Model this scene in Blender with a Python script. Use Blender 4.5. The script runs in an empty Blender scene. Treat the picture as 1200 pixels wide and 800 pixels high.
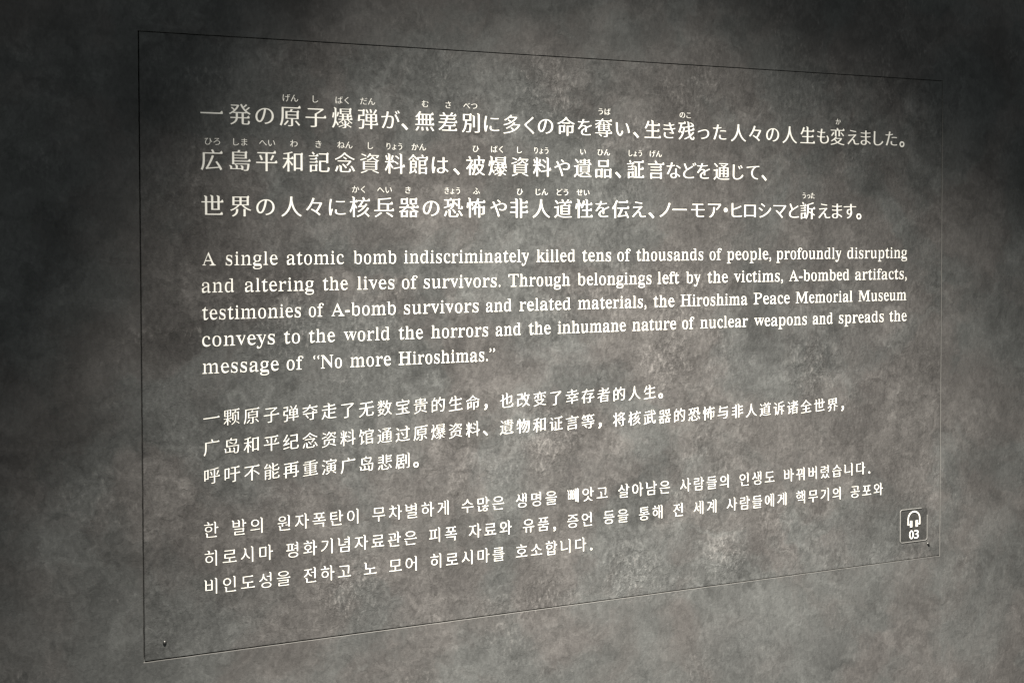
import bpy, bmesh, math, random
import numpy as np
from mathutils.geometry import delaunay_2d_cdt
from mathutils import Vector, noise

S = bpy.context.scene
COL = S.collection
R = math.radians
random.seed(7)

# ------------------------------------------------------------------ camera
W, H = 1.44, 0.90            # the panel, metres
Z0 = 1.00                    # height of the panel's bottom edge above the floor
cam = bpy.data.cameras.new("camera")
cam.sensor_fit = 'HORIZONTAL'
cam.sensor_width = 36.0
cam.lens = 39.0
cam.shift_y = -0.0777
cam.clip_start = 0.01
cam.clip_end = 100.0
cam_o = bpy.data.objects.new("camera", cam)
COL.objects.link(cam_o)
cam_o.location = (-0.0806, -1.6644, Z0 + 0.6068)
cam_o.rotation_euler = (R(88.7446), R(0.1238), R(-21.2666))
S.camera = cam_o

# ------------------------------------------------------------------ light
world = bpy.data.worlds.new("World")
S.world = world
world.use_nodes = True
bg = world.node_tree.nodes["Background"]
bg.inputs[0].default_value = (0.90, 0.97, 1.0, 1)
bg.inputs[1].default_value = 0.24

def spot(name, loc, target, energy, size, blend, radius, color):
    l = bpy.data.lights.new(name, 'SPOT')
    l.energy = energy
    l.spot_size = R(size)
    l.spot_blend = blend
    l.shadow_soft_size = radius
    l.color = color
    o = bpy.data.objects.new(name, l)
    COL.objects.link(o)
    o.location = loc
    d = Vector(target) - Vector(loc)
    o.rotation_euler = d.to_track_quat('-Z', 'Y').to_euler()
    return o

# one ceiling spot, above and in front of the panel
spot("ceiling_spot", (-0.08, -1.08, Z0 + 2.755), (0.827, -1.08, Z0 - 0.105), 5700, 64.5, 1.0, 0.03, (1.0, 0.965, 0.915))

S.view_settings.view_transform = 'Standard'
S.view_settings.look = 'None'
S.view_settings.exposure = 0.0
S.view_settings.gamma = 1.0

# ------------------------------------------------------------------ materials
def new_mat(name):
    m = bpy.data.materials.new(name)
    m.use_nodes = True
    nt = m.node_tree
    return m, nt, nt.nodes["Principled BSDF"]

def plaster(name, grain, soft, value):
    """grain scales the sponged fine texture, soft the broad smears, value the overall tone"""
    m, nt, b = new_mat(name)
    N, L = nt.nodes, nt.links
    tc = N.new("ShaderNodeNewGeometry")
    def mapping(src, scale=(1, 1, 1), rot=(0, 0, 0), loc=(0, 0, 0)):
        n = N.new("ShaderNodeMapping")
        n.inputs["Scale"].default_value = scale
        n.inputs["Rotation"].default_value = rot
        n.inputs["Location"].default_value = loc
        L.new(src, n.inputs["Vector"])
        return n.outputs[0]
    def nz(vec, scale, detail=6, rough=0.6, dist=0.0, col=False):
        n = N.new("ShaderNodeTexNoise")
        n.inputs["Scale"].default_value = scale
        n.inputs["Detail"].default_value = detail
        n.inputs["Roughness"].default_value = rough
        n.inputs["Distortion"].default_value = dist
        L.new(vec, n.inputs["Vector"])
        return n.outputs["Color"] if col else n.outputs["Fac"]
    def mr(v, a, b_, c, d, smooth=True):
        n = N.new("ShaderNodeMapRange")
        n.interpolation_type = 'SMOOTHSTEP' if smooth else 'LINEAR'
        for i, x in zip((1, 2, 3, 4), (a, b_, c, d)):
            n.inputs[i].default_value = x
        L.new(v, n.inputs[0])
        return n.outputs[0]
    def ma(op, a, b_):
        n = N.new("ShaderNodeMath")
        n.operation = op
        for i, x in enumerate((a, b_)):
            if isinstance(x, (int, float)):
                n.inputs[i].default_value = x
            else:
                L.new(x, n.inputs[i])
        return n.outputs[0]
    def mix(f, a, b_, mode='MIX'):
        n = N.new("ShaderNodeMix")
        n.data_type = 'RGBA'
        n.blend_type = mode
        for i, x in ((0, f), (6, a), (7, b_)):
            if isinstance(x, (int, float)):
                n.inputs[i].default_value = x
            elif isinstance(x, tuple):
                n.inputs[i].default_value = (*x, 1)
            else:
                L.new(x, n.inputs[i])
        return n.outputs[2]
    P = tc.outputs["Position"]
    # domain warp, so that patches get ragged trowelled outlines
    wv = N.new("ShaderNodeVectorMath"); wv.operation = 'MULTIPLY_ADD'
    L.new(nz(P, 22, 4, 0.65, col=True), wv.inputs[0])
    wv.inputs[1].default_value = (0.06, 0.06, 0.06)
    L.new(P, wv.inputs[2])
    Q = wv.outputs[0]
    slant = mapping(P, (1.0, 1.0, 0.50), (0, R(40), 0))
    big = nz(mapping(Q, loc=(3.1, 0, 1.7)), 3.6, 4, 0.55, 0.8)
    med = nz(mapping(Q, loc=(1.3, 0, 5.2)), 10.5, 5, 0.58, 0.7)
    small = nz(mapping(Q, loc=(5.3, 0, 0.2)), 52.0, 5, 0.70, 0.3)
    calm = mr(nz(mapping(Q, loc=(2.2, 0, 8.1)), 7.5, 4, 0.55, 0.5), 0.42, 0.58, 0.35, 1.0)
    hue = nz(mapping(Q, loc=(7.7, 0, 2.2)), 4.6, 4, 0.55, 0.8)
    fine = nz(slant, 190, 4, 0.66, 0.4)
    speck = nz(mapping(P, loc=(4, 0, 9)), 260, 3, 0.6)
    zone = nz(mapping(Q, loc=(9.3, 0, 6.4)), 6.5, 6, 0.62, 0.5)
    # wear with a place of its own: scuffed, darkened and rubbed patches (x, z on the wall, radius)
    def blobs(lst):
        tot = None
        for x, z, r in lst:
            d = N.new("ShaderNodeVectorMath"); d.operation = 'DISTANCE'
            flat = N.new("ShaderNodeVectorMath"); flat.operation = 'MULTIPLY'
            L.new(Q, flat.inputs[0]); flat.inputs[1].default_value = (1, 0, 1)
            L.new(flat.outputs[0], d.inputs[0])
            d.inputs[1].default_value = (x + 0.03, 0, z + Z0 + 0.03)
            v = mr(d.outputs["Value"], r * 1.5, r * 0.25, 0, 1)
            tot = v if tot is None else ma('MAXIMUM', tot, v)
        return tot
    scuffed = blobs([(0.627, 0.283, 0.056), (0.865, 0.509, 0.069), (0.848, 0.40, 0.05), (0.967, 0.051, 0.044), (0.783, 0.041, 0.044),
                     (0.628, 0.847, 0.062), (0.198, 0.491, 0.062), (0.299, 0.069, 0.05), (1.145, 0.372, 0.05)])
    darker = blobs([(0.589, 0.414, 0.035), (0.487, 0.266, 0.062), (0.775, 0.374, 0.037), (0.218, 0.542, 0.056), (0.039, 0.458, 0.044),
                    (0.508, 0.086, 0.075), (1.259, 0.289, 0.05), (-0.077, 0.343, 0.075), (0.816, 0.198, 0.062)])
    lighter = blobs([(0.665, 0.415, 0.04), (0.967, 0.051, 0.05), (1.211, 0.354, 0.056), (0.791, 0.026, 0.044), (0.538, 0.536, 0.05),
                     (1.056, -0.066, 0.075), (0.704, 0.576, 0.075), (-0.122, 0.226, 0.062), (1.397, 0.151, 0.05), (0.317, 0.813, 0.05)])
    rough_zone = ma('MAXIMUM', ma('MULTIPLY', scuffed, mr(small, 0.36, 0.56, 0.3, 1)), ma('MULTIPLY', mr(zone, 0.54, 0.66, 0.0, 1.0), 0.7))
    # taupe and green-grey washes
    c = mix(mr(hue, 0.40, 0.60, 0, 1), (0.0654, 0.0658, 0.0616), (0.0705, 0.0660, 0.0610))
    def term(v, k, mid=0.5):
        return ma('MULTIPLY', ma('SUBTRACT', v, mid), k)
    t = ma('ADD', term(big, 1.25 * soft), term(med, 1.7 * soft))
    # spatula patches: ragged but fairly definite edges
    pa = nz(mapping(Q, loc=(6.1, 0, 3.3)), 8.0, 9, 0.66, 0.5)
    pb = nz(mapping(Q, loc=(0.4, 0, 7.7)), 13.0, 9, 0.66, 0.5)
    t = ma('ADD', t, mr(pa, 0.485, 0.545, 0.0, 0.17))
    t = ma('SUBTRACT', t, mr(pb, 0.50, 0.57, -0.07, 0.11))
    t = ma('ADD', t, ma('MULTIPLY', term(small, 2.6 * grain), calm))
    t = ma('ADD', t, ma('MULTIPLY', term(fine, 1.55 * grain), ma('ADD', 1.0, ma('MULTIPLY', rough_zone, 1.1))))
    t = ma('ADD', t, ma('MULTIPLY', lighter, 0.24))
    t = ma('SUBTRACT', t, ma('MULTIPLY', darker, 0.26))
    tone = ma('MULTIPLY', ma('POWER', 2.0, t), value)
    kk = N.new("ShaderNodeCombineColor")
    for i in range(3):
        L.new(tone, kk.inputs[i])
    c = mix(1.0, c, kk.outputs[0], 'MULTIPLY')
    flecks = ma('MULTIPLY', mr(fine, 0.54, 0.68, 0, 1), ma('MULTIPLY', rough_zone, mr(small, 0.44, 0.58, 0, 1)))
    c = mix(ma('MULTIPLY', flecks, 0.72 * min(1.0, grain)), c, (0.175, 0.163, 0.150))
    pits = ma('MULTIPLY', mr(speck, 0.40, 0.30, 0, 1), mr(small, 0.54, 0.40, 0, 1))
    c = mix(ma('MULTIPLY', pits, 0.55 * min(1.0, grain)), c, (0.026, 0.024, 0.022))
    L.new(c, b.inputs["Base Color"])
    L.new(mr(fine, 0.3, 0.7, 0.62, 0.78, False), b.inputs["Roughness"])
    b.inputs["Specular IOR Level"].default_value = 0.14
    bump = N.new("ShaderNodeBump")
    bump.inputs["Strength"].default_value = 0.5 * grain
    bump.inputs["Distance"].default_value = 0.0016
    hgt = ma('ADD', ma('MULTIPLY', fine, mr(rough_zone, 0, 1, 0.35, 1.1, False)), ma('MULTIPLY', small, 1.2))
    L.new(hgt, bump.inputs["Height"])
    L.new(bump.outputs[0], b.inputs["Normal"])
    return m

def plain(name, col, rough=0.5, metallic=0.0, spec=0.4):
    m, nt, b = new_mat(name)
    n = nt.nodes.new("ShaderNodeTexNoise")
    n.inputs["Scale"].default_value = 180
    n.inputs["Detail"].default_value = 3
    r = nt.nodes.new("ShaderNodeMapRange")
    r.inputs[3].default_value = 0.93
    r.inputs[4].default_value = 1.05
    nt.links.new(n.outputs[0], r.inputs[0])
    mx = nt.nodes.new("ShaderNodeVectorMath"); mx.operation = 'SCALE'
    mx.inputs[0].default_value = col
    nt.links.new(r.outputs[0], mx.inputs["Scale"])
    nt.links.new(mx.outputs[0], b.inputs["Base Color"])
    b.inputs["Roughness"].default_value = rough
    b.inputs["Metallic"].default_value = metallic
    b.inputs["Specular IOR Level"].default_value = spec
    return m

PLASTER = plaster("wall_plaster", 0.74, 0.85, 0.975)
PANEL_PLASTER = plaster("panel_plaster", 1.08, 1.0, 0.975)
INK = plain("white_print", (0.88, 0.845, 0.75), 0.55)
STEEL = plain("screw_steel", (0.10, 0.097, 0.09), 0.45, 1.0)
EDGE = plain("plate_edge_glint", (0.24, 0.232, 0.212), 0.5, 0.0, 0.2)  # highlight along the plate's rim, put into the colour
RAW = plain("raw_cut_edge", (0.105, 0.101, 0.092), 0.8, 0.0, 0.1)

# clear film of the small plate: mostly see-through, tinted dark to paint in the shade inside it
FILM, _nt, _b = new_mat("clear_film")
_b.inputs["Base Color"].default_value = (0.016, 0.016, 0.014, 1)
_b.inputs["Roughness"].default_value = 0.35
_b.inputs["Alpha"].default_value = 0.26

# ------------------------------------------------------------------ helpers
def link(name, mesh, mat, parent=None, loc=(0, 0, 0)):
    o = bpy.data.objects.new(name, mesh)
    if mat is not None and not mesh.materials:
        mesh.materials.append(mat)
    COL.objects.link(o)
    o.location = loc
    if parent is not None:
        o.parent = parent
    return o

def empty(name, loc, label, cat):
    o = bpy.data.objects.new(name, None)
    o.empty_display_size = 0.05
    COL.objects.link(o)
    o.location = loc
    o["label"] = label
    o["category"] = cat
    return o

def bm_mesh(name, bm):
    bmesh.ops.recalc_face_normals(bm, faces=bm.faces)
    me = bpy.data.meshes.new(name)
    bm.to_mesh(me)
    bm.free()
    return me

def wobble_rect(x0, z0, x1, z1, step, amp, seed):
    """a rectangle's outline in points every `step` m, each nudged by up to amp: a hand-cut edge"""
    pts = []
    cs = [(x0, z0), (x1, z0), (x1, z1), (x0, z1)]
    for i in range(4):
        a, b = cs[i], cs[(i + 1) % 4]
        n = max(2, int(math.hypot(b[0] - a[0], b[1] - a[1]) / step))
        for k in range(n):
            t = k / n
            x, z = a[0] + (b[0] - a[0]) * t, a[1] + (b[1] - a[1]) * t
            d = 0.0
            if k:
                d = amp * (noise.noise(Vector((x * 60, z * 60, seed))) + 0.8 * noise.noise(Vector((x * 210, z * 210, seed + 5))))
            if i % 2 == 0:
                z += d
            else:
                x += d
            pts.append((x, z))
    return pts

# ------------------------------------------------------------------ the wall, with the shallow pocket the panel sits in
def build_wall():
    bm = bmesh.new()
    gl, gr, gb, gt = 0.0015, 0.0011, 0.0015, 0.0012
    hole = wobble_rect(-gl, Z0 - gb, W + gr, Z0 + H + gt, 0.006, 0.00030, 1.0)
    # the joint along the bottom closes up towards the right
    hole = [(x, z + (0.0009 * x / W if z < Z0 and 0 < x < W else 0.0)) for x, z in hole]
    outer = wobble_rect(-1.6, 0.0, 3.6, 2.9, 0.5, 0.0, 0)
    def ring(pts, y):
        return [bm.verts.new((x, y, z)) for x, z in pts]
    def loop_edges(vs):
        return [bm.edges.new((vs[i], vs[(i + 1) % len(vs)])) for i in range(len(vs))]
    # arris of the pocket slightly eased
    cx, cz = W / 2, Z0 + H / 2
    def grown(pts, d):
        return [(x + math.copysign(d, x - cx) if abs(x - cx) > W / 2 else x,
                 z + math.copysign(d, z - cz) if abs(z - cz) > H / 2 else z) for x, z in pts]
    h0 = ring(grown(hole, 0.0006), 0.0)
    h1 = ring(hole, 0.0009)
    h2 = ring(hole, 0.020)
    for a, b in ((h0, h1), (h1, h2)):
        for i in range(len(a)):
            j = (i + 1) % len(a)
            f = bm.faces.new((a[i], a[j], b[j], b[i]))
            f.material_index = 1 if a is h0 else 0
    e = loop_edges_existing = [bm.edges.get((h0[i], h0[(i + 1) % len(h0)])) for i in range(len(h0))]
    o0 = ring(outer, 0.0)
    bmesh.ops.triangle_fill(bm, use_beauty=True, edges=e + loop_edges(o0))
    bm.faces.new(h2)
    o1 = ring(outer, 0.15)
    for i in range(len(o0)):
        j = (i + 1) % len(o0)
        bm.faces.new((o0[i], o0[j], o1[j], o1[i]))
    bm.faces.new(o1)
    return bm_mesh("wall", bm)

wall = link("wall", build_wall(), PLASTER)
wall.data.materials.append(RAW)
wall["kind"] = "structure"

# ------------------------------------------------------------------ the panel
panel = empty("information_panel", (0, 0, Z0),
              "large flush plaster-finished panel with white text in Japanese, English, Chinese and Korean", "text panel")

def build_board():
    bm = bmesh.new()
    out = wobble_rect(0, 0, W, H, 0.006, 0.0002, 9.0)
    def inset(pts, d):
        return [(min(max(x, d), W - d), min(max(z, d), H - d)) for x, z in pts]
    r = [[bm.verts.new((x, y, z)) for x, z in inset(out, d)] for d, y in ((0.0007, -0.0002), (-1, 0.0006), (-1, 0.016))]
    for a, b in zip(r, r[1:]):
        for i in range(len(a)):
            j = (i + 1) % len(a)
            bm.faces.new((a[i], a[j], b[j], b[i]))
    bm.faces.new(r[0])
    bm.faces.new(r[-1])
    return bm_mesh("board", bm)

link("board", build_board(), PANEL_PLASTER, panel)

def build_screw():
    bm = bmesh.new()
    prof = [(0.0, -0.0023), (0.0010, -0.0023), (0.0012, -0.0021), (0.0019, -0.0018), (0.0025, -0.0011), (0.0027, -0.0004), (0.0027, 0.0002)]
    n = 20
    rows = []
    for r, y in prof[1:]:
        rows.append([bm.verts.new((r * math.cos(2 * math.pi * k / n), y, r * math.sin(2 * math.pi * k / n))) for k in range(n)])
    for a, b in zip(rows, rows[1:]):
        for k in range(n):
            bm.faces.new((a[k], a[(k + 1) % n], b[(k + 1) % n], b[k]))
    # socket in the head
    sk = [bm.verts.new((0.0008 * math.cos(2 * math.pi * k / n), -0.0015, 0.0008 * math.sin(2 * math.pi * k / n))) for k in range(n)]
    for k in range(n):
        bm.faces.new((rows[0][k], rows[0][(k + 1) % n], sk[(k + 1) % n], sk[k]))
    bm.faces.new(sk)
    return bm_mesh("screw", bm)

scr = build_screw()
for p in scr.polygons:
    p.use_smooth = True
for x, z in ((0.0274, 0.0238), (1.4126, 0.0250)):
    link("screw", scr, STEEL, panel, (x, -0.0002, z))

# ------------------------------------------------------------------ lettering: glyph outlines, restyled as brushed / serif type
_fc = bpy.data.curves.new("glyph_source", 'FONT')
_fo = bpy.data.objects.new("glyph_source", _fc)
COL.objects.link(_fo)
_dg = bpy.context.evaluated_depsgraph_get()
_cache = {}

def outlines(text):
    """the contours of a string at size 1, as polylines"""
    if text in _cache:
        return _cache[text]
    _fc.body = text
    _dg.update()
    ev = _fo.evaluated_get(_dg)
    cu = ev.to_curve(_dg)
    res = []
    for s in cu.splines:
        bp = s.bezier_points
        n = len(bp)
        if n < 3:
            continue
        pts = []
        for i in range(n):
            a, b = bp[i], bp[(i + 1) % n]
            p0, p1, p2, p3 = (Vector(v[:2]) for v in (a.co, a.handle_right, b.handle_left, b.co))
            ch = p3 - p0
            L = ch.length
            if L < 1e-6:
                continue
            dev = max(abs(ch.cross(p1 - p0)), abs(ch.cross(p2 - p0))) / L
            k = 1 if dev < 0.002 else (4 if L < 0.12 else 7)
            for t in range(k):
                u = t / k
                w = 1 - u
                pts.append(p0 * w**3 + p1 * (3 * w * w * u) + p2 * (3 * w * u * u) + p3 * u**3)
        cl = []
        for p in pts:
            if not cl or (p - cl[-1]).length > 1e-4:
                cl.append(p)
        if len(cl) > 1 and (cl[0] - cl[-1]).length < 1e-4:
            cl.pop()
        if len(cl) >= 3:
            res.append(cl)
    ev.to_curve_clear()
    def area(c):
        return 0.5 * sum(c[i].cross(c[(i + 1) % len(c)]) for i in range(len(c)))
    # interior on the left of every edge: outer contours turn one way, counters the other
    def inside(p, c):
        k = False
        for i in range(len(c)):
            a, b = c[i - 1], c[i]
            if (a.y > p.y) != (b.y > p.y) and p.x < a.x + (p.y - a.y) * (b.x - a.x) / (b.y - a.y):
                k = not k
        return k
    res = [list(reversed(c)) if (area(c) > 0) == (sum(sum(inside(p, d) for p in c) > 0.7 * len(c) for d in res if d is not c) % 2 == 1) else c for c in res]
    _cache[text] = res
    return res

def weigh(c, dx, dy):
    """move every edge outwards by dx where it faces sideways, dy where it faces up or down"""
    n = len(c)
    out = []
    nm = []
    for i in range(n):
        e = c[(i + 1) % n] - c[i]
        e.normalize()
        nm.append(Vector((e.y, -e.x)))
    for i in range(n):
        n1, n2 = nm[i - 1], nm[i]
        d1 = dx * n1.x**2 + dy * n1.y**2
        d2 = dx * n2.x**2 + dy * n2.y**2
        det = n1.x * n2.y - n1.y * n2.x
        if abs(det) > 0.35:
            v = Vector(((d1 * n2.y - d2 * n1.y) / det, (n1.x * d2 - n2.x * d1) / det))
        else:
            m = n1 + n2
            if m.length < 1e-3:
                v = n1 * d1
            else:
                m.normalize()
                v = m * (d1 + d2) * 0.5
        out.append(c[i] + v)
    return out

def brush(c, dx, dy, uroko, head):
    """thin the horizontals, add the triangular stroke ends of Ming / brush type"""
    n = len(c)
    o = weigh(c, dx, dy)
    E = [c[(i + 1) % n] - c[i] for i in range(n)]
    Ln = [e.length for e in E]
    D = [e / l for e, l in zip(E, Ln)]
    ins = {}
    rep = {}
    for i in range(n):
        a, b, d = (i - 1) % n, i, (i + 1) % n
        j = (i + 1) % n
        # interior on the left: a right-facing edge runs upwards
        if D[b].y > 0.93 and 0.03 < Ln[b] < 0.12 and D[a].x > 0.95 and D[d].x < -0.95 and Ln[a] > 0.10 and Ln[d] > 0.10:
            B, T = o[i], o[j]
            rep[j] = [T + Vector((0.012, 0.0)), T + Vector((-0.022, uroko)), T + Vector((-0.045, uroko * 0.85)), T + Vector((-0.115, 0.0))]
            rep[i] = [B + Vector((0.0, 0.0))]
        elif D[b].y > 0.97 and Ln[b] >= 0.14 and D[d].x < -0.97 and Ln[d] > 0.16:
            T = o[j]
            k = uroko * 0.6
            rep[j] = [T + Vector((0.0, -0.055)), T + Vector((0.022, -0.012)), T + Vector((-0.012, k)), T + Vector((-0.035, k * 0.8)), T + Vector((-0.085, 0.0))]
        elif head and D[b].x < -0.97 and 0.03 < Ln[b] < 0.13 and D[a].y > 0.95 and D[d].y < -0.95 and Ln[a] > 0.10 and Ln[d] > 0.06:
            Rr, T = o[i], o[j]
            rep[i] = [Rr + Vector((0.0, -0.012))]
            rep[j] = [T + Vector((-head * 0.3, head * 0.75)), T + Vector((-head, head * 0.45)), T + Vector((-head * 0.25, -0.012)), T + Vector((0.0, -0.05))]
    res = []
    for i in range(n):
        res.extend(rep.get(i, [o[i]]))
    return res

DEPTH = 0.00035

class Ink:
    """collects closed contours in panel millimetres, builds one flat raised mesh"""
    def __init__(self):
        self.glyphs = []
    def add(self, contours, sx, sy, ox, oy, shear=0.0):
        self.glyphs.append([[(ox + p.x * sx, oy + (p.y + shear * p.x) * sy) for p in c] for c in contours])
    def build(self, name, parent, mat=INK, y=-0.0002, origin=None):
        xs = [p[0] for g in self.glyphs for c in g for p in c]
        zs = [p[1] for g in self.glyphs for c in g for p in c]
        ox, oz = ((min(xs) + max(xs)) / 2, min(zs)) if origin is None else origin
        V, F = [], []
        for g in self.glyphs:
            pts = [Vector(p) for c in g for p in c]
            edges, q = [], 0
            for c in g:
                edges += [(q + i, q + (i + 1) % len(c)) for i in range(len(c))]
                q += len(c)
            vs, _, tris, *_r = delaunay_2d_cdt(pts, edges, [], 0, 1e-5)
            A = np.array([p for c in g for p in c])
            B = np.concatenate([np.roll(np.array(c), -1, axis=0) for c in g])
            keep = []
            for t in tris:
                m = (vs[t[0]] + vs[t[1]] + vs[t[2]]) / 3
                up = (A[:, 1] <= m.y) & (B[:, 1] > m.y)
                dn = (A[:, 1] > m.y) & (B[:, 1] <= m.y)
                side = (B[:, 0] - A[:, 0]) * (m.y - A[:, 1]) - (m.x - A[:, 0]) * (B[:, 1] - A[:, 1])
                if int((up & (side > 0)).sum()) - int((dn & (side < 0)).sum()) > 0:
                    keep.append(t)
            used = {}
            def vid(i, back):
                k = (i, back)
                if k not in used:
                    used[k] = len(V)
                    V.append(((vs[i].x - ox) / 1000, 0.0 if back else -DEPTH, (vs[i].y - oz) / 1000))
                return used[k]
            rim = set()
            for t in keep:
                F.append([vid(i, False) for i in t])
                for e in ((t[0], t[1]), (t[1], t[2]), (t[2], t[0])):
                    if (e[1], e[0]) in rim:
                        rim.discard((e[1], e[0]))
                    else:
                        rim.add(e)
            for i, j in sorted(rim):
                F.append([vid(j, False), vid(i, False), vid(i, True), vid(j, True)])
        me = bpy.data.meshes.new(name)
        me.from_pydata(V, [], F)
        me.update()
        o = link(name, me, mat, parent, (ox / 1000, y, oz / 1000))
        return o, (ox, oz)

def bbox(cs):
    xs = [p.x for c in cs for p in c]
    return min(xs), max(xs)

def styled(ch, dx, dy, uroko, head):
    return [brush(c, dx, dy, uroko, head) for c in outlines(ch)]

KANA_DX, KANA_DY = 0.004, -0.014
def jp_glyph(ch):
    kana = '\u3040' <= ch <= '\u30ff' or ch in '、。・'
    if kana and ch != 'ー':
        return styled(ch, KANA_DX, KANA_DY, 0.0, 0.0) if ch not in '、。・' else [weigh(c, 0.012, 0.012) for c in outlines(ch)]
    return styled(ch, 0.006, -0.013, 0.080, 0.046)

EM_J = 33.6
jp = [
    ("一発の原子爆弾が、無差別に多くの命を奪い、生き残った人々の人生も変えました。", 787.9,
     [99.3,139.4,175.2,212.9,251.3,291.5,331.2,366.8,389.2,421.6,459.3,497.6,532.8,567.2,597.5,626.0,662.4,696.2,730.6,766.2,791.0,822.5,854.4,887.6,921.2,953.5,991.5,1025.5,1061.8,1097.7,1135.9,1169.0,1200.7,1235.6,1263.3,1292.2,1321.4,1346.0],
     815.0, [("げん",213.1),("し",250.8),("ばく",292.6),("だん",330.7),("む",422.4),("さ",460.1),("べつ",496.9),("うば",731.4),("のこ",885.9),("か",1202.4)]),
    ("広島平和記念資料館は、被爆資料や遺品、証言などを通じて、", 720.4,
     [98.8,138.9,177.9,216.3,256.0,295.1,333.5,373.3,410.9,446.4,473.4,505.2,542.8,581.0,619.8,655.4,692.3,730.5,757.4,790.2,829.1,862.8,894.4,921.3,957.1,990.8,1021.3,1044.3],
     747.6, [("ひろ",100.2),("しま",139.1),("へい",178.7),("わ",218.0),("き",254.9),("ねん",295.2),("し",335.0),("りょう",372.5),("かん",411.7),("ひ",506.0),("ばく",542.9),("し",580.4),("りょう",618.4),("い",693.1),("ひん",730.6),("しょう",789.4),("げん",828.2)]),
    ("世界の人々に核兵器の恐怖や非人道性を伝え、ノーモア・ヒロシマと訴えます。", 653.4,
     [99.4,139.6,175.5,213.9,247.8,282.9,317.8,356.0,395.5,431.4,467.9,505.7,544.1,579.4,618.2,656.9,694.6,728.2,762.2,796.6,820.2,846.3,874.5,910.5,943.6,965.9,988.3,1015.4,1046.3,1077.5,1107.3,1136.5,1172.5,1200.5,1228.8,1248.8],
     680.6, [("かく",317.3),("へい",356.8),("き",394.2),("きょう",466.6),("ふ",506.5),("ひ",581.0),("じん",618.3),("どう",656.1),("せい",693.1),("うった",1138.2)]),
]
for text, zc, xs, zf, ruby in jp:
    ink = Ink()
    for ch, x in zip(text, xs):
        g = jp_glyph(ch)
        a, b = bbox(g)
        em = EM_J * (0.96 if '\u3040' <= ch <= '\u30ff' and ch != 'ー' else 1.0)
        ink.add(g, em, em, x - (a + b) / 2 * em, zc - 0.376 * em)
    line, org = ink.build("japanese_text_line", panel)
    fi = Ink()
    e = 12.6
    for word, x in ruby:
        n = len(word)
        pitch = e * (0.98 if n == 2 else 0.74)
        for k, ch in enumerate(word):
            g = [weigh(c, -0.006, -0.012) for c in outlines(ch)]
            a, b = bbox(g)
            small = ch in 'ょっ'
            if n == 1:
                cx = x
            else:
                cx = x + (k - (n - 1) / 2) * pitch
            wx = e * (0.80 if n == 3 else 1.0)
            fi.add(g, wx, e, cx - ((a + b) / 2 if n == 1 or small else 0.5) * wx, zf - 0.376 * e)
    fu, _ = fi.build("furigana", panel)
    fu.location = fu.location - line.location
    fu.parent = line

# English: bold serif capitals and lower case, thinned to a book weight
def latin(t):
    r = ''
    for c in t:
        if 'A' <= c <= 'Z':
            r += chr(0x1D400 + ord(c) - 65)
        elif 'a' <= c <= 'z':
            r += chr(0x1D41A + ord(c) - 97)
        else:
            r += c
    return r

def slim(contours, keep=0.034, k=0.33):
    """thin the strokes of bold letters in proportion to their own width, so hairlines survive"""
    A, B, NRM, own = [], [], [], []
    for ci, c in enumerate(contours):
        n = len(c)
        for i in range(n):
            a, b = c[i], c[(i + 1) % n]
            e = (b - a).normalized()
            A.append((a.x, a.y)); B.append((b.x, b.y)); NRM.append((-e.y, e.x))
    A, B, NRM = np.array(A), np.array(B), np.array(NRM)
    M = (A + B) / 2
    E = B - A
    th = np.empty(len(A))
    for i in range(len(A)):
        d, o = NRM[i], M[i]
        den = d[0] * E[:, 1] - d[1] * E[:, 0]
        w = A - o
        with np.errstate(divide='ignore', invalid='ignore'):
            t = (w[:, 0] * E[:, 1] - w[:, 1] * E[:, 0]) / den
            u = (w[:, 0] * d[1] - w[:, 1] * d[0]) / den
        ok = (np.abs(den) > 1e-9) & (t > 1e-4) & (u >= 0) & (u <= 1)
        ok[i] = False
        th[i] = t[ok].min() if ok.any() else 1.0
    sh = np.where(th < keep, (keep - th) / 2, np.where(th < 0.22, (th - keep) * (k - 1) / 2, (0.22 - keep) * (k - 1) / 2))
    sh = np.where(th > 0.20, np.where(np.abs(NRM[:, 0]) > 0.9, -0.010, 0.0), sh)    # serif tips and extremities stay out
    sh = sh * (0.25 + 0.75 * NRM[:, 0] ** 2)          # flat serifs and tops keep their place
    out, q = [], 0
    for c in contours:
        n = len(c)
        cc = []
        for i in range(n):
            j, h = q + (i - 1) % n, q + i
            n1, n2 = -Vector(NRM[j]), -Vector(NRM[h])
            d1, d2 = sh[j], sh[h]
            det = n1.x * n2.y - n1.y * n2.x
            if abs(det) > 0.45:
                v = Vector(((d1 * n2.y - d2 * n1.y) / det, (n1.x * d2 - n2.x * d1) / det))
            else:
                v = (n1 + n2) * (d1 + d2) * 0.25
            if v.length > 0.042:
                v = v.normalized() * 0.042
            cc.append(c[i] + v)
        out.append(cc)
        q += n
    return out

XH = 0.461
def tall_x(c):
    """a larger x-height than the source letters have"""
    out = []
    for p in c:
        y = p.y
        if y > XH:
            y = XH * 1.09 + (y - XH) * (0.69 - XH * 1.09) / (0.69 - XH)
        elif y > 0:
            y *= 1.09
        out.append(Vector((p.x, y)))
    return out

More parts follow.
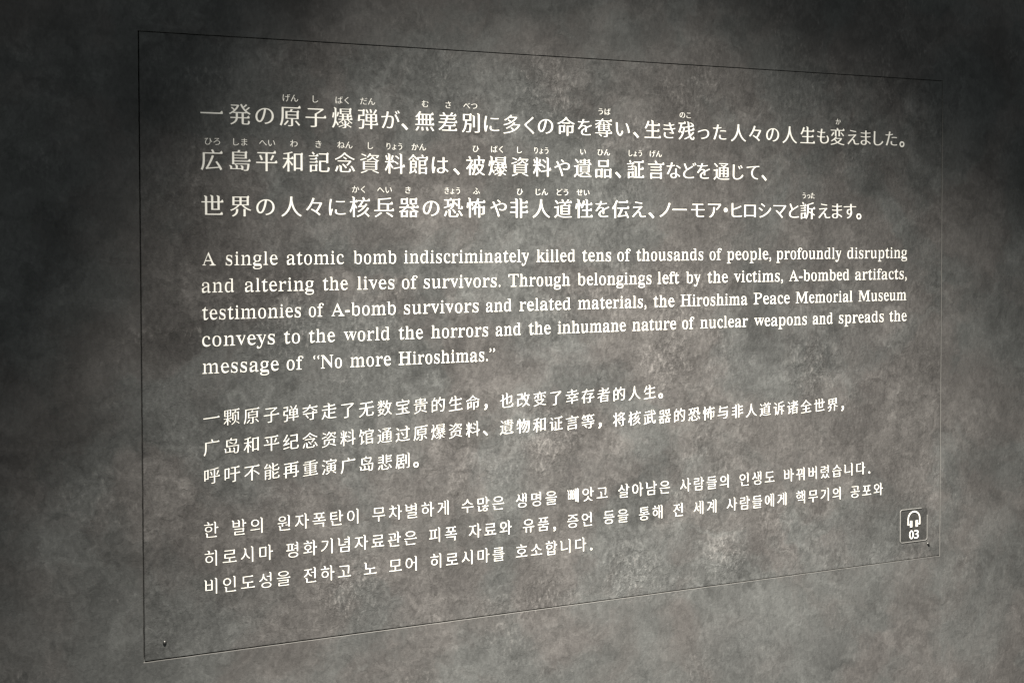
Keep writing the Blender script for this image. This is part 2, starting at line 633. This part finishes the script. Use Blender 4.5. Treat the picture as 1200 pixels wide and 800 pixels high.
EM_E = 29.2
eng = [
    ("A single atomic bomb indiscriminately killed tens of thousands of people, profoundly disrupting", 567.0,
     [84.0,103.6,117.2,193.1,206.0,293.2,307.0,374.9,386.9,597.1,609.3,679.3,691.4,744.2,756.1,780.9,791.8,921.1,933.9,958.3,968.1,1059.4,1070.1,1210.7,1223.6,1359.4]),
    ("and altering the lives of survivors. Through belongings left by the victims, A-bombed artifacts,", 527.7,
     [83.0,130.1,144.5,247.1,260.0,298.6,312.5,371.7,383.6,409.0,418.7,547.0,560.7,669.8,682.4,820.2,831.7,874.1,886.7,916.1,929.7,970.5,982.6,1084.3,1097.3,1228.5,1241.3,1358.7]),
    ("testimonies of A-bomb survivors and related materials, the Hiroshima Peace Memorial Museum", 488.2,
     [83.3,226.9,238.7,261.7,272.8,373.8,386.5,509.6,522.1,566.5,579.3,670.8,683.1,810.5,824.3,864.7,876.4,1010.6,1022.9,1098.9,1111.6,1235.8,1248.7,1358.4]),
    ("conveys to the world the horrors and the inhumane nature of nuclear weapons and spreads the", 449.3,
     [83.0,187.9,201.2,225.6,238.5,278.5,291.6,364.5,378.1,417.4,430.6,525.7,538.5,582.7,595.6,634.5,646.7,771.8,783.8,868.1,880.1,903.6,915.1,1012.0,1024.3,1135.5,1148.4,1192.5,1205.3,1306.0,1319.1,1359.2]),
    ("message of “No more Hiroshimas.”", 409.6,
     [82.7,193.6,205.0,230.3,245.1,289.0,301.3,365.7,377.5,537.6]),
]
for text, zb, xs in eng:
    ink = Ink()
    for k, word in enumerate(text.split(' ')):
        _fc.space_character = 0.99
        cs = [tall_x(c) for c in slim(outlines(latin(word)))]
        _fc.space_character = 1.0
        a, b = bbox(cs)
        x0, x1 = xs[2 * k] + 0.4, xs[2 * k + 1] - 0.4
        sx = (x1 - x0) / (b - a)
        ink.add(cs, sx, EM_E, x0 - a * sx, zb)
    ink.build("english_text_line", panel)

# Chinese: brushed regular script, strokes rising to the right
EM_C = 25.8
chi = [
    ("一颗原子弹夺走了无数宝贵的生命，也改变了幸存者的人生。", 344.2),
    ("广岛和平纪念资料馆通过原爆资料、遺物和证言等，将核武器的恐怖与非人道诉诸全世界，", 301.6),
    ("呼吁不能再重演广岛悲剧。", 259.7),
]
for text, zc in chi:
    ink = Ink()
    for k, ch in enumerate(text):
        x = 95.3 + 28.87 * k
        if ch in '，。、':
            g = [weigh(c, 0.012, 0.012) for c in outlines(ch)]
            sh = 0.0
        else:
            g = styled(ch, -0.006, -0.019, 0.046, 0.046)
            sh = 0.085
        ink.add(g, EM_C * 0.97, EM_C, x - 0.5 * EM_C * 0.97, zc - (0.376 + 0.5 * sh) * EM_C, sh)
    ink.build("chinese_text_line", panel)

# Korean: book face, even advance
EM_K = 26.6
kor = [
    ("한 발의 원자폭탄이 무차별하게 수많은 생명을 빼앗고 살아남은 사람들의 인생도 바꿔버렸습니다.", 180.1),
    ("히로시마 평화기념자료관은 피폭 자료와 유품, 증언 등을 통해 전 세계 사람들에게 핵무기의 공포와", 138.4),
    ("비인도성을 전하고 노 모어 히로시마를 호소합니다.", 97.2),
]
for text, zc in kor:
    ink = Ink()
    x = 93.6
    for ch in text:
        if ch == ' ':
            x += 13.95
        elif ch in ',.':
            g = [weigh(c, 0.012, 0.012) for c in outlines(ch)]
            a, b = bbox(g)
            ink.add(g, EM_K, EM_K, x - 26.2 + 20.2 - (a + b) / 2 * EM_K, zc - 0.37 * EM_K - 0.2)
            x += 12.7
        else:
            g = styled(ch, -0.008, -0.019, 0.034, 0.060)
            ink.add(g, EM_K * 0.92, EM_K * 0.95, x - 0.46 * EM_K * 0.92, zc - 0.37 * EM_K * 0.95)
            x += 26.2
    ink.build("korean_text_line", panel)

# ------------------------------------------------------------------ audio guide plate, bottom right corner of the panel
PX, PZ, PW, PH = 1346.3, 32.2, 64.3, 63.0
plate = empty("audio_guide_plate", ((PX + PW / 2) / 1000, -0.0002, Z0 + PZ / 1000),
              "small square clear plate marked with white headphones and 03 at the panel's lower right", "audio guide sign")

def rrect(x0, z0, x1, z1, r, n=6):
    pts = []
    for cx, cz, a0 in ((x1 - r, z0 + r, -90), (x1 - r, z1 - r, 0), (x0 + r, z1 - r, 90), (x0 + r, z0 + r, 180)):
        for k in range(n + 1):
            a = R(a0 + 90 * k / n)
            pts.append(Vector((cx + r * math.cos(a), cz + r * math.sin(a))))
    return pts

def plate_part(name, glyphs, mat, y, depth):
    global DEPTH
    ink = Ink()
    ink.glyphs = [[[(p.x - PW / 2, p.y) for p in c] for c in g] for g in glyphs]
    keep, DEPTH = DEPTH, depth
    o, _ = ink.build(name, plate, mat, y, (0, 0))
    DEPTH = keep
    return o

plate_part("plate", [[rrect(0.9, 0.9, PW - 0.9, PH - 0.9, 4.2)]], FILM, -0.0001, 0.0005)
# clear plate's edge highlight, painted as a light strip, open at upper right
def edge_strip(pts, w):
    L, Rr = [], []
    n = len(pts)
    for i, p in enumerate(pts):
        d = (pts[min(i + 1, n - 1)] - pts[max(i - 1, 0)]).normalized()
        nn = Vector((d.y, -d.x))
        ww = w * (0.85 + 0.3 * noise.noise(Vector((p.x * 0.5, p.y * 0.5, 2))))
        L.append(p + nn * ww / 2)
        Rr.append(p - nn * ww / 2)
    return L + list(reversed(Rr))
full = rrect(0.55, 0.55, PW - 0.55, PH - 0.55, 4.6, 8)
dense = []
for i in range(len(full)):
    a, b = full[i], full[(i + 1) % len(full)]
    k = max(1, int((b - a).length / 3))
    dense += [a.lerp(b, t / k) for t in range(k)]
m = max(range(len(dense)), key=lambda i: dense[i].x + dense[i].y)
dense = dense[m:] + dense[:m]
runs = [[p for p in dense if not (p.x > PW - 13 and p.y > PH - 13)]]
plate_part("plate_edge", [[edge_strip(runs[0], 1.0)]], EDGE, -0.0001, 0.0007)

def headphones():
    cx, r, s = 32.2, 13.6, 2.5
    top = PH - 4.4
    ro, ri = r + s / 2, r - s / 2
    cz = top - ro
    out = []
    n = 20
    low = PH - 30.8
    for k in range(n + 1):
        a = math.pi * k / n
        out.append(Vector((cx + ro * math.cos(a), cz + ro * math.sin(a))))
    inner = []
    for k in range(n + 1):
        a = math.pi * k / n
        inner.append(Vector((cx + ri * math.cos(a), cz + ri * math.sin(a))))
    # band running down both sides, with a short foot turned in to each ear pad
    band = [Vector((cx + ro, low))] + out + [Vector((cx - ro, low)), Vector((cx - ri + 1.6, low)), Vector((cx - ri + 1.6, low + 2.6)), Vector((cx - ri, low + 2.6))] \
        + list(reversed(inner)) + [Vector((cx + ri, low + 2.6)), Vector((cx + ri - 1.6, low + 2.6)), Vector((cx + ri - 1.6, low))]
    pads = [rrect(23.0, PH - 34.8, 28.2, PH - 22.6, 0.9), rrect(36.2, PH - 34.8, 41.4, PH - 22.6, 0.9)]
    return band, pads
band, pads = headphones()
hp = plate_part("headphone_symbol", [[band]] + [[p] for p in pads], INK, -0.0007, 0.0002)

dg_ = [weigh(c, 0.004, 0.000) for c in outlines("0")], [weigh(c, 0.004, 0.000) for c in outlines("3")]
num = []
for g, xc in zip(dg_, (26.4, 38.2)):
    a, b = bbox(g)
    ys = [p.y for c in g for p in c]
    sx, sy = 10.2 / (b - a), 16.2 / (max(ys) - min(ys))
    num += [[Vector((xc + (p.x - (a + b) / 2) * sx, PH - 57.2 + (p.y - min(ys)) * sy)) for p in c] for c in g]
plate_part("number", [num], INK, -0.0007, 0.0002)

bpy.data.objects.remove(_fo)
bpy.data.curves.remove(_fc)
